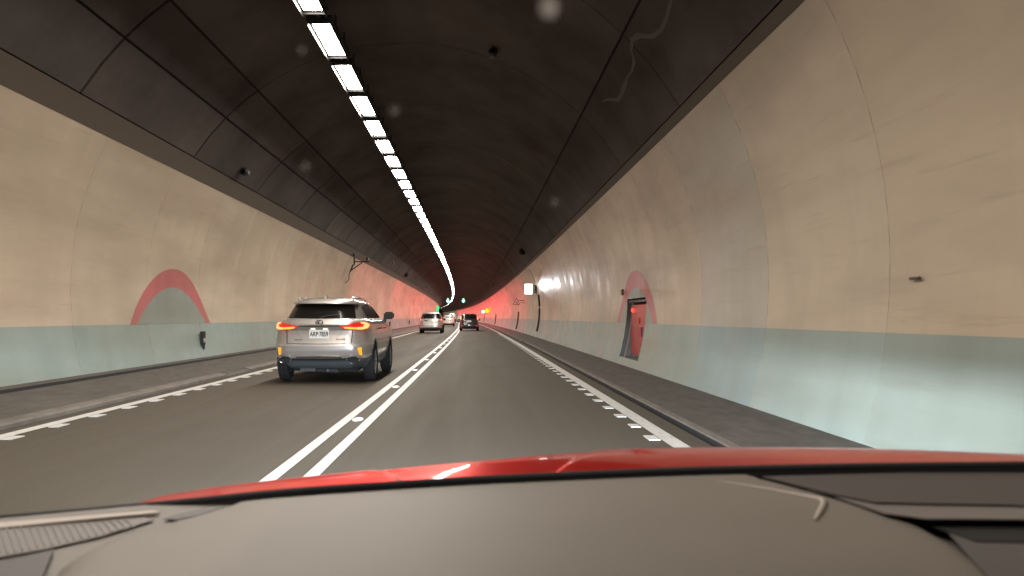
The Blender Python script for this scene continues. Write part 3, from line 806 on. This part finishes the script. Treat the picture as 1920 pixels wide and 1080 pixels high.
rp('valance', [(-.66, .44), (0, .43), (.66, .44)], [(-.58, .30), (0, .29), (.58, .30)], mat('valance_grey', (.09, .10, .11), .55), suv, off=.03, thick=.05)
mb = MB(); mb.tube([(-.3, .6, .30), (.3, .55, .27)], .09, 10); mb.tube([(.0, .7, .24), (.12, .3, .25)], .03, 8); mb.box((-.28, .5, .27), (.3, .3, .08)); mb.build('muffler', mat('muffler_grey', (.07, .07, .07), .7, metal=.3), suv, smooth=40)
mb = MB(); mb.box((0, 2.5, .27), (1.3, 3.6, .10)); mb.tube([(-.7, 1.08, .36), (.7, 1.08, .36)], .05, 8); mb.build('underbody', M_WELL, suv)
# plate with its characters and its lamp housing
pl = empty('number_plate', (0, c.rear_y(0, .965)-.02, .970), 0, suv)
mb = MB(); mb.box((0, 0, 0), (.385, .012, .165)); mb.build('plate_base', M_PLATE, pl, bevel=.004)
text_mesh('ARP\u00b77859', .125, M_INK, pl, (0, -.009, -.003), 'lettering', .70, .002, .0025)
rp('plate_recess', [(-.22, 1.10), (.22, 1.10)], [(-.24, .86), (.24, .86)], M_CHAMP, suv, off=.004)
for x_ in (-.12, .12):
    mb = MB(); mb.box((x_, c.rear_y(x_, 1.075)-.02, 1.070), (.09, .02, .02)); mb.build('plate_lamp', emis('plate_lamp', (1, .97, .9), 1.6), suv, bevel=.004)
# oval badge
bd = empty('badge', (0, c.rear_y(0, 1.20)-.015, 1.195), 0, suv)
mb = MB(); rows = []
for k in range(28):
    a_ = 2*PI*k/28; cx_, cz_ = .068*math.cos(a_), .045*math.sin(a_)
    rows.append([(cx_*(1+.13*math.cos(b_)), -.008*math.sin(b_), cz_*(1+.17*math.cos(b_))) for b_ in [2*PI*j/6 for j in range(6)]])
rows.append(rows[0]); mb.grid(rows, close=True); mb.build('oval_ring', M_BLACK, bd, smooth=60)
mb = MB(); mb.tube([(.005, 0, .040), (-.030, 0, -.018), (-.028, 0, -.022), (.045, 0, -.022)], [.006, .009, .009, .006], 6); mb.tube([(.02, 0, .035), (-.045, 0, .012)], .006, 6); mb.build('letter_mark', M_BLACK, bd, smooth=60)
mb = MB()
for i_, ww in enumerate((.020, .026, .022, .024, .02)): mb.box((-.47+.034*i_, c.rear_y(-.42, .85)-.008, .862), (ww, .004, .016))
mb.build('model_script', M_TRIM, suv)
mb = MB()
for i_, ww in enumerate((.026, .026, .018, .028, .028)): mb.box((.34+.036*i_, c.rear_y(.42, .87)-.008, .872), (ww, .004, .020))
mb.build('model_script', M_CHROME, suv)
mb = MB(); mb.add([(-.012, .75, 1.68), (.012, .75, 1.68), (.02, 1.0, 1.69), (-.02, 1.0, 1.69), (0, .80, 1.755), (0, .86, 1.76)], [(0,1,4),(1,2,5,4),(2,3,5),(3,0,4,5)]); mb.build('roof_antenna', M_CHAMP, suv)
mb = MB(); mb.tube([(0, c.rear_y(0, 1.30)-.02, 1.29), (.16, c.rear_y(.16, 1.33)-.025, 1.33), (.33, c.rear_y(.33, 1.34)-.02, 1.345)], .009, 6); mb.build('wiper', M_BLACK, suv)
c.add_wheels(suv, .985)

# ---- the farther cars
def far_car(name, s_, x, sx, sy, sz, paint, label, tail, window, marks=None, tab=None, reflect=.55, lamp_v=False, yaw=0, plate_z=.85, bumper=.4):
    c = Car(tab or SUV_TAB, sx, sy, sz); root = tag(empty(name, P(s_, x, 0), s_/R+yaw), label, 'car', None)
    c.body(paint, M_TRIM, bumper, root)
    (wt, wzt), (wb, wzb) = window
    c.rear_patch('rear_window', [(-wt, wzt-.01), (0, wzt), (wt, wzt-.01)], [(-wb, wzb), (0, wzb-.01), (wb, wzb)], M_GLASS, root, off=.01)
    for sg_ in (-1, 1):
        X = lambda pts: [(sg_*a, b) for a, b in pts]
        x0, x1, z0, z1 = tail
        l = c.rear_patch('taillight', X([(x0, z1), (x1, z1)]), X([(x0, z0), (x1, z0)]), M_TAIL, root, off=.02, thick=.02, n=8)
        c.rear_patch('lamp_core', X([(x0+.03, z1-.03), (x1-.03, z1-.03)]), X([(x0+.03, z0+.03), (x1-.03, z0+.03)]), emis('lamp_core', (1, .30, .22), 2.2), l, off=.03, n=6)
        c.rear_patch('reflector', X([(.62*sx, reflect+.05), (.80*sx, reflect+.05)]), X([(.62*sx, reflect), (.80*sx, reflect)]), emis('reflector_red_glow', (1, .08, .06), 1.1), root, off=.02)  # no lamp: the reflector's shine is put into a glowing colour
        c.side_patch('side_window', [(1.2*sy, wzt), (2.9*sy, wzt-.05)], [(1.25*sy, wzb+.03), (3.5*sy, wzb+.03)], M_GLASS, root, sg_)
        mb = MB(); mb.box((sg_*1.02*sx, 3.4*sy, 1.18*sz), (.22, .12, .16)); mb.build('mirror', M_BLACK, root, bevel=.03)
    mb = MB(); mb.box((0, c.rear_y(0, plate_z)-.02, plate_z), (.38, .012, .16)); mb.build('number_plate', M_PLATE, root)
    mb = MB(); mb.box((0, 2.4*sy, .26*sz), (1.2*sx, 3.4*sy, .1)); mb.build('underbody', M_WELL, root)
    c.add_wheels(root, .97*sx, .24, False)
    return c, root
VAN_TAB = [(.24,.30,.80,4.6),(.34,.10,.88,4.75),(.50,.0,.92,4.85),(.70,.0,.93,4.85),(.90,.04,.93,4.75),(1.05,.05,.92,4.4),(1.15,.07,.91,4.1),(1.20,.10,.90,3.95),(1.40,.17,.86,3.5),(1.58,.27,.80,3.1),
           (1.68,.30,.74,2.8),(1.75,.40,.64,2.5),(1.80,.7,.45,2.2)]
cc, rt = far_car('silver_minivan', 68.6, -3.52, .98, .95, .945, carpaint('silver_paint', (.50, .48, .45)), 'silver minivan with large dark rear window ahead of the SUV in the left lane',
        (.72, .90, 1.02, 1.16), ((.66, 1.60), (.80, 1.19)), tab=VAN_TAB, reflect=.50)
cc.rear_patch('tailgate_crease', [(-.6, 1.10), (0, 1.13), (.6, 1.10)], [(-.45, .98), (0, 1.08), (.45, .98)], M_CHROME, rt, off=.012)
cc, rt = far_car('black_van', 80.6, -.42, .95, .95, .90, carpaint('black_paint', (.022, .020, .020), .3, .2), 'black van with stacked red tail lamps driving in the right lane',
        (.70, .875, 1.04, 1.42), ((.62, 1.52), (.68, 1.16)), tab=VAN_TAB, reflect=.46, plate_z=.92)
mb = MB(); mb.box((-.38, cc.rear_y(-.38, .62)-.012, .63), (.22, .01, .10)); mb.box((-.25, cc.rear_y(-.25, .68)-.012, .70), (.10, .01, .06)); mb.build('sticker', M_SIGNWHITE, rt)
far_car('white_wagon', 122, -3.15, .88, .9, .86, carpaint('white_paint', (.70, .70, .66), .35, .0), 'white wagon with narrow dark rear window far ahead in the left lane',
        (.66, .80, .86, 1.02), ((.56, 1.40), (.60, 1.26)), tab=VAN_TAB, reflect=.42)
far_car('pale_hatchback', 215, -.75, .86, .85, .80, carpaint('pale_paint', (.55, .42, .40), .35, .1), 'small pale car far ahead, half hidden by the black van',
        (.60, .78, .86, 1.05), ((.55, 1.30), (.62, 1.12)), tab=VAN_TAB, reflect=.42)
far_car('dark_van', 175, -3.6, .92, .9, 1.12, carpaint('grey_paint', (.10, .10, .10), .35, .1), 'dark van roof showing above the white wagon far ahead in the left lane',
        (.60, .78, .86, 1.05), ((.55, 1.40), (.62, 1.16)), tab=VAN_TAB, reflect=.42)
far_car('white_van', 232, -2.6, .92, .9, 1.3, carpaint('white_far_paint', (.7, .7, .7), .35, .0), 'tall white van at the far bend, between the white wagon and black van',
        (.60, .78, .86, 1.05), ((.55, 1.40), (.62, 1.16)), tab=VAN_TAB, reflect=.42)

# ------------------------------------------------------------------ own red car: bonnet, dashboard, windscreen
own = tag(empty('red_car', (.35, 0, 0)), 'red car seen from its own driver seat, grey dashboard and glossy red bonnet in front', 'car')
def w2o(p): return (p[0]-.35, p[1], p[2])
def lut(tab, x):
    if x <= tab[0][0]: return tab[0][1]+(tab[1][1]-tab[0][1])*(x-tab[0][0])/(tab[1][0]-tab[0][0])
    for (a, va), (b, vb) in zip(tab[:-1], tab[1:]):
        if x <= b: t = (x-a)/(b-a); return va+(vb-va)*t
    return tab[-1][1]+(tab[-1][1]-tab[-2][1])*(x-tab[-1][0])/(tab[-1][0]-tab[-2][0])
SIL = 1.72
sil_px = [(60, 985), (170, 962), (233, 944), (300, 929), (367, 918), (490, 902), (640, 887), (720, 878), (790, 871), (900, 862), (1000, 852), (1080, 845), (1180, 841), (1290, 838), (1500, 838), (1700, 842), (1920, 851), (2100, 862)]
sil = [((px-899.5)/1600*SIL, -(py-594.7)/1600*SIL) for px, py in sil_px]
def smoothed(tab, x, w=.06): return sum(lut(tab, x+k*w) for k in (-1.5, -.75, 0, .75, 1.5))/5
def bump_(x, c, w): return math.exp(-((x-c)/w)**2)
def sstep(x, a, b): t = max(0, min(1, (x-a)/(b-a))); return t*t*(3-2*t)
def hood_z(x, y):
    d = y-SIL; z = smoothed(sil, x*SIL/ (SIL if y > SIL else SIL)) - .155*d - (.26 if d < 0 else .20)*d*d
    # raised shoulders left and right with a shallow valley between
    xr = .085+(y-1.33)*.36; xl = -.085-(y-1.33)*.30
    val = sstep(x, xr+.022, xr-.022)*sstep(x, xl-.022, xl+.022)
    z -= .026*val*(1-sstep(y, 1.45, 1.9))
    e = max(0, y-2.45); z -= e*e*1.4
    return CAM_H+z
M_HOOD = mat('red_paint', (.80, .035, .03), .30, metal=.75, coat=.6, coat_rough=.05)
M_HOOD.node_tree.nodes['Principled BSDF'].inputs['Specular Tint'].default_value = (1, .22, .18, 1)
mb = MB(); rows = []
for i in range(65):
    y = 1.262+(2.78-1.262)*(i/64)**1.4
    rows.append([w2o((x, y, hood_z(x, y))) for x in [-.62-.0+(1.95*j/240) for j in range(241)]])
mb.grid(rows)
# side and front skirts
l_ = [r[0] for r in rows]; r_ = [r[-1] for r in rows]; f_ = rows[-1]
mb.grid([l_, [(p[0]-.03, p[1], p[2]-.10) for p in l_], [(p[0]-.03, p[1], .35) for p in l_]])
mb.grid([r_, [(p[0]+.03, p[1], p[2]-.10) for p in r_], [(p[0]+.03, p[1], .35) for p in r_]])
mb.grid([f_, [(p[0], p[1]+.05, p[2]-.08) for p in f_], [(p[0], p[1]+.06, .35) for p in f_]])
mb.build('bonnet', M_HOOD, own, smooth=50)
# cowl, black seal line and dashboard
edge_px = [(-60, 988), (0, 983), (200, 966), (367, 950), (500, 935), (640, 925), (890, 909), (1280, 892), (1600, 885), (1920, 881.5), (2050, 881)]
DE = 1.22
edge = [((px-899.5)/1600*DE, -(py-594.7)/1600*DE) for px, py in edge_px]
EX0, EX1 = edge[0][0], edge[-1][0]
mb = MB(); mb.tube([w2o((x, DE+.02, CAM_H+smoothed(edge, x, .04)+.0042)) for x in [EX0-.1+(EX1-EX0+.2)*i/50 for i in range(51)]], .0052, 8)
mb.build('windscreen_seal', M_WELL, own, smooth=50)
mb = MB(); n = 50; xs = [EX0-.1+(EX1-EX0+.2)*i/n for i in range(n+1)]
mb.grid([[w2o((x, DE+.016, CAM_H+smoothed(edge, x, .04)+.002)) for x in xs], [w2o((x, DE+.016, CAM_H+smoothed(edge, x, .04)-.15)) for x in xs], [w2o((x, DE+.02, CAM_H-.45)) for x in xs]])
mb.build('cowl', M_WELL, own)
def dash_mat():
    m = mat('dash_plastic', (.2, .18, .165), .55, spec=.4); t = NT(m)
    a = t.noise(t.pos((1, 1, 1)), 900, 3, .6); b = t.noise(t.pos((1, 1, 1)), 2.2, 4, .5)
    c_ = t.mix(t.ramp(b, .3, .7, g3(0), g3(1)), (.138, .118, .098), (.165, .142, .119)); t.l(c_, t.b.inputs['Base Color']); t.bump(a, .5, .001); return m
M_DASH = dash_mat(); M_DASHG = mat('dash_grille', (.145, .125, .112), .6); M_DASHD = mat('dash_dark', (.060, .050, .046), .6); M_DASHE = mat('dash_trim', (.15, .13, .12), .5)
ZP = -.247
pad_l = [(60, 1110), (90, 1080), (115, 1047), (150, 1024), (200, 1004), (270, 986), (330, 971), (380, 957), (415, 947)]
def on_plane(px, py, z): y = -z*1600/(py-594.7); return ((px-899.5)/1600*y, y, z)
def dash_top(x, y):
    e = smoothed(edge, x, .04)
    t = sstep(y, .72, DE)
    return ZP+(e-ZP)*t
# boundary of the padded top on the left and right as x(y)
def on_dash(px, py):
    y = .25*1600/(py-594.7)
    for _ in range(12):
        x = (px-899.5)/1600*y; y = .5*y+.5*(-dash_top(x, y)*1600/(py-594.7))
    return y, (px-899.5)/1600*y
L_tab = sorted([on_dash(px, py) for px, py in pad_l]); L_tab = [(0, L_tab[0][1]-.0)] + L_tab
R_px = [(1990, 1140), (1910, 1080), (1850, 1045), (1800, 1012), (1740, 980), (1690, 962), (1600, 935), (1540, 918), (1480, 902), (1440, 893)]
R_tab = sorted([on_dash(px, py) for px, py in R_px]); R_tab = [(0, R_tab[0][1])] + R_tab
mb = MB(); rows = []
for i in range(51):
    y = .30+(DE-.30)*i/50; xl, xr = lut(L_tab, y), lut(R_tab, y); y_ = y
    if y > R_tab[-1][0]: xr = R_tab[-1][1]
    if y > L_tab[-1][0]: xl = L_tab[-1][1]
    row = []
    for j in range(61):
        t = j/60; x = xl+(xr-xl)*t; rim = min((x-xl), (xr-x)); z = dash_top(x, y)
        f = 1-max(0, min(1, rim/.03)); row.append(w2o((x, y, CAM_H+z-.012*f*f)))
    rows.append([(row[0][0]-.004, y, row[0][2]-.055)]+row+[(row[-1][0]+.004, y, row[-1][2]-.06)])
mb.grid(rows)
mb.build('dashboard', M_DASH, own, smooth=60)
# left: lower shelf with ribbed speaker grille, rim's highlight put into its pale colour
def shelf(name, pxs, z, m, parent=own, thick=.02, smooth=None):
    pts = [on_plane(px, py, z) for px, py in pxs]; n = len(pts)
    mb = MB(); top = [w2o((x, y, CAM_H+zz)) for x, y, zz in pts]; bot = [(x, y, zz-thick) for x, y, zz in top]
    mb.add(top+bot, [tuple(range(n)), tuple(reversed(range(n, 2*n)))]+[(i, i+n, (i+1)%n+n, (i+1)%n) for i in range(n)])
    return mb.build(name, m, parent, smooth)
shelf('lower_shelf', [(-220, 1150), (-220, 972), (0, 972), (400, 935), (620, 920), (640, 930), (400, 985), (200, 1040), (100, 1180)], -.272, M_DASH)
shelf('shelf_rim', [(-220, 1000), (-220, 983), (0, 979), (160, 967), (290, 957), (300, 960), (160, 973), (0, 989)], -.2665, mat('rim_highlight', (.42, .36, .32), .45), thick=.003)
shelf('side_recess', [(-220, 1170), (-220, 1090), (-60, 1062), (30, 1046), (100, 1030), (80, 1080), (66, 1170)], -.2665, M_DASHD, thick=.004)
shelf('defrost_slot', [(305, 973), (320, 967), (360, 957), (415, 949), (420, 951), (370, 966), (335, 974)], -.268, M_DASHD, thick=.001)
grille = shelf('speaker_grille', [(-220, 1068), (-220, 1002), (0, 994), (150, 981), (270, 970), (290, 974), (190, 1005), (80, 1030), (0, 1044)], -.2685, M_DASHG, thick=.001)
for k in range(22):
    a = -60+14.0*k; top_ = 992-max(0, a)*.06-2; ln = 46*(1-max(0, a)/330)
    pts = []
    for j in range(6):
        t = j/5; px = a+ (22*t**.8)*(1-.2*t); py = top_+ln*t*(1-.0)
        p = on_plane(px, py, -.268); pts.append(w2o((p[0], p[1], CAM_H+p[2])))
    mb = MB(); mb.tube(pts, .0011, 5); mb.build('rib', M_DASHE, grille)
# right: dark recess, pale bar, black vent
shelf('side_shelf', [(1380, 884), (2100, 881), (2100, 1180), (1700, 1180)], -.2500, M_DASHD, thick=.001)
shelf('recess_panel', [(1430, 893), (1700, 886), (2100, 883), (2100, 960), (1900, 946), (1760, 944), (1640, 941), (1560, 925)], -.2245, M_DASHD, thick=.0015)
shelf('trim_bar', [(1560, 928), (1650, 940), (1760, 944), (2100, 946), (2100, 975), (1740, 972), (1660, 962)], -.2275, M_DASHE, thick=.0015)
shelf('vent_opening', [(1690, 965), (1760, 972), (2100, 975), (2100, 1020), (1830, 1014), (1760, 990)], -.237, mat('vent_black', (.006, .006, .006), .8), thick=.002)
shelf('lower_trim', [(1780, 1000), (1840, 1013), (2100, 1016), (2100, 1130), (1900, 1130)], -.2385, mat('dash_trim_low', (.08, .074, .07), .5), thick=.002)
# angled airbag cover seam, its highlight put in as a pale tube
pts = []
for px, py in ((1345, 901), (1400, 910), (1450, 919), (1500, 929), (1535, 936), (1545, 940), (1544, 948), (1538, 960), (1528, 976)):
    y = .25*1600/(py-594.7)
    for _ in range(6):
        x = (px-899.5)/1600*y; y = -(dash_top(x, y)+.0005)*1600/(py-594.7)
    x = (px-899.5)/1600*y; pts.append(w2o((x, y, CAM_H+dash_top(x, y)+.0005)))
mb = MB(); mb.tube(pts, [.0007, .0014, .0020, .0028, .0036, .004, .0042, .004, .0025], 8); mb.build('airbag_seam', mat('seam_highlight', (.30, .26, .225), .6), own, smooth=60)
# windscreen, pillars and roof
m = bpy.data.materials.new('windscreen_glass'); m.use_nodes = True; nt = m.node_tree; nt.nodes.clear()
tb = nt.nodes.new('ShaderNodeBsdfTransparent'); tb.inputs[0].default_value = (1, 1, 1, 1); ou = nt.nodes.new('ShaderNodeOutputMaterial'); nt.links.new(tb.outputs[0], ou.inputs[0])
def ws(u, v):   # u across, v up
    x = -.52+1.60*u; y = DE+.02+(.62-DE)*v-.10*(2*u-1)**2*(.5); z = CAM_H+lut(edge, -.52+1.6*u)*(1-v)+.31*v
    return (x, y, z)
mb = MB(); mb.grid([[w2o(ws(i/12, j/8)) for i in range(13)] for j in range(9)]); mb.build('windscreen', m, own, smooth=60)
M_LINER = mat('roof_liner', (.35, .32, .29), .9)
mb = MB(); mb.grid([[w2o((-.52+1.60*i/8, .60-.40*j-.05*(i/4-1)**2, CAM_H+.30+.02*(1-(i/4-1)**2)+.02*j)) for i in range(9)] for j in range(6)]); mb.build('roof', M_LINER, own, smooth=60)
for u in (0, 1):
    a, b = ws(u, .0), ws(u, 1.0); mb = MB(); mb.tube([w2o((a[0]+(.30 if u else -.34), a[1]-.05, a[2])), w2o((b[0]+(.10 if u else -.14), b[1], b[2]))], .035, 8); mb.build('pillar', M_LINER, own, smooth=60)
# pale soft-edged spots on the windscreen
def spot_mat(name, col, amax):
    m = bpy.data.materials.new(name); m.use_nodes = True; t = m.node_tree; t.nodes.clear()
    o = t.nodes.new('ShaderNodeOutputMaterial'); mx = t.nodes.new('ShaderNodeMixShader'); tr = t.nodes.new('ShaderNodeBsdfTransparent'); df = t.nodes.new('ShaderNodeBsdfTranslucent')
    df.inputs[0].default_value = (*col, 1); tc = t.nodes.new('ShaderNodeTexCoord'); gr = t.nodes.new('ShaderNodeTexGradient'); gr.gradient_type = 'SPHERICAL'
    mp = t.nodes.new('ShaderNodeMapping'); r = t.nodes.new('ShaderNodeValToRGB'); r.color_ramp.elements[0].position = .0; r.color_ramp.elements[1].position = .9; r.color_ramp.elements[1].color = (amax,)*3+(1,)
    t.links.new(tc.outputs['Object'], mp.inputs[0]); t.links.new(mp.outputs[0], gr.inputs[0]); t.links.new(gr.outputs[0], r.inputs[0]); t.links.new(r.outputs[0], mx.inputs[0])
    t.links.new(tr.outputs[0], mx.inputs[1]); t.links.new(df.outputs[0], mx.inputs[2]); t.links.new(mx.outputs[0], o.inputs[0]); return m
M_SPOT = spot_mat('glass_spot', (.8, .78, .74), .55); M_SPOT2 = spot_mat('spot_faint', (.6, .55, .5), .22)
spot_me = {}
for key, mm in (('a', M_SPOT), ('b', M_SPOT2)):
    mb = MB(); mb.add([(math.cos(2*PI*k/20), 0, math.sin(2*PI*k/20)) for k in range(20)], [tuple(range(20))]); spot_me[key] = mb.mesh('glass_spot', mm)
for px, py, rx, rz, key in ((1030, 14, 27, 30, 'a'), (1040, 379, 12, 12, 'b'), (566, 94, 12, 12, 'b'), (573, 312, 12, 12, 'b'), (740, 207, 14, 14, 'b')):
    y = .45; k = y/1600; o = link('glass_spot', spot_me[key], own, w2o(((px-899.5)*k, y, CAM_H+(594.7-py)*k))); o.scale = (rx*k, 1, rz*k)
# headlamps of the own car (lit: they brighten the lower wall and the SUV bumper)
for x in (-.33, 1.03):
    hl = empty('headlight', w2o((x, 2.86, .66)), 0, own)
    mb = MB(); mb.box((0, -.03, 0), (.30, .02, .12)); mb.build('reflector', M_CHROME, hl)
    mb = MB(); mb.grid([[(-.16, -.02, .012), (.16, -.02, .012)], [(-.16, .36, .006), (.16, .36, .006)], [(-.16, .36, .05), (.16, .36, .05)], [(-.16, -.02, .08), (.16, -.02, .08)]]); mb.build('beam_shield', M_BLACK, hl)
    ld = bpy.data.lights.new('headlamp_beam', 'SPOT'); ld.energy = HEADLIGHT; ld.spot_size = math.radians(100); ld.spot_blend = .9; ld.shadow_soft_size = .012; ld.color = (.80, .90, 1.0)
    lo = bpy.data.objects.new('headlamp_beam', ld); COL.objects.link(lo); lo.parent = hl; lo.location = (0, .0, 0)
    lo.rotation_euler = Vector((-.05 if x > 0 else .05, -1, .02)).to_track_quat('Z', 'Y').to_euler()
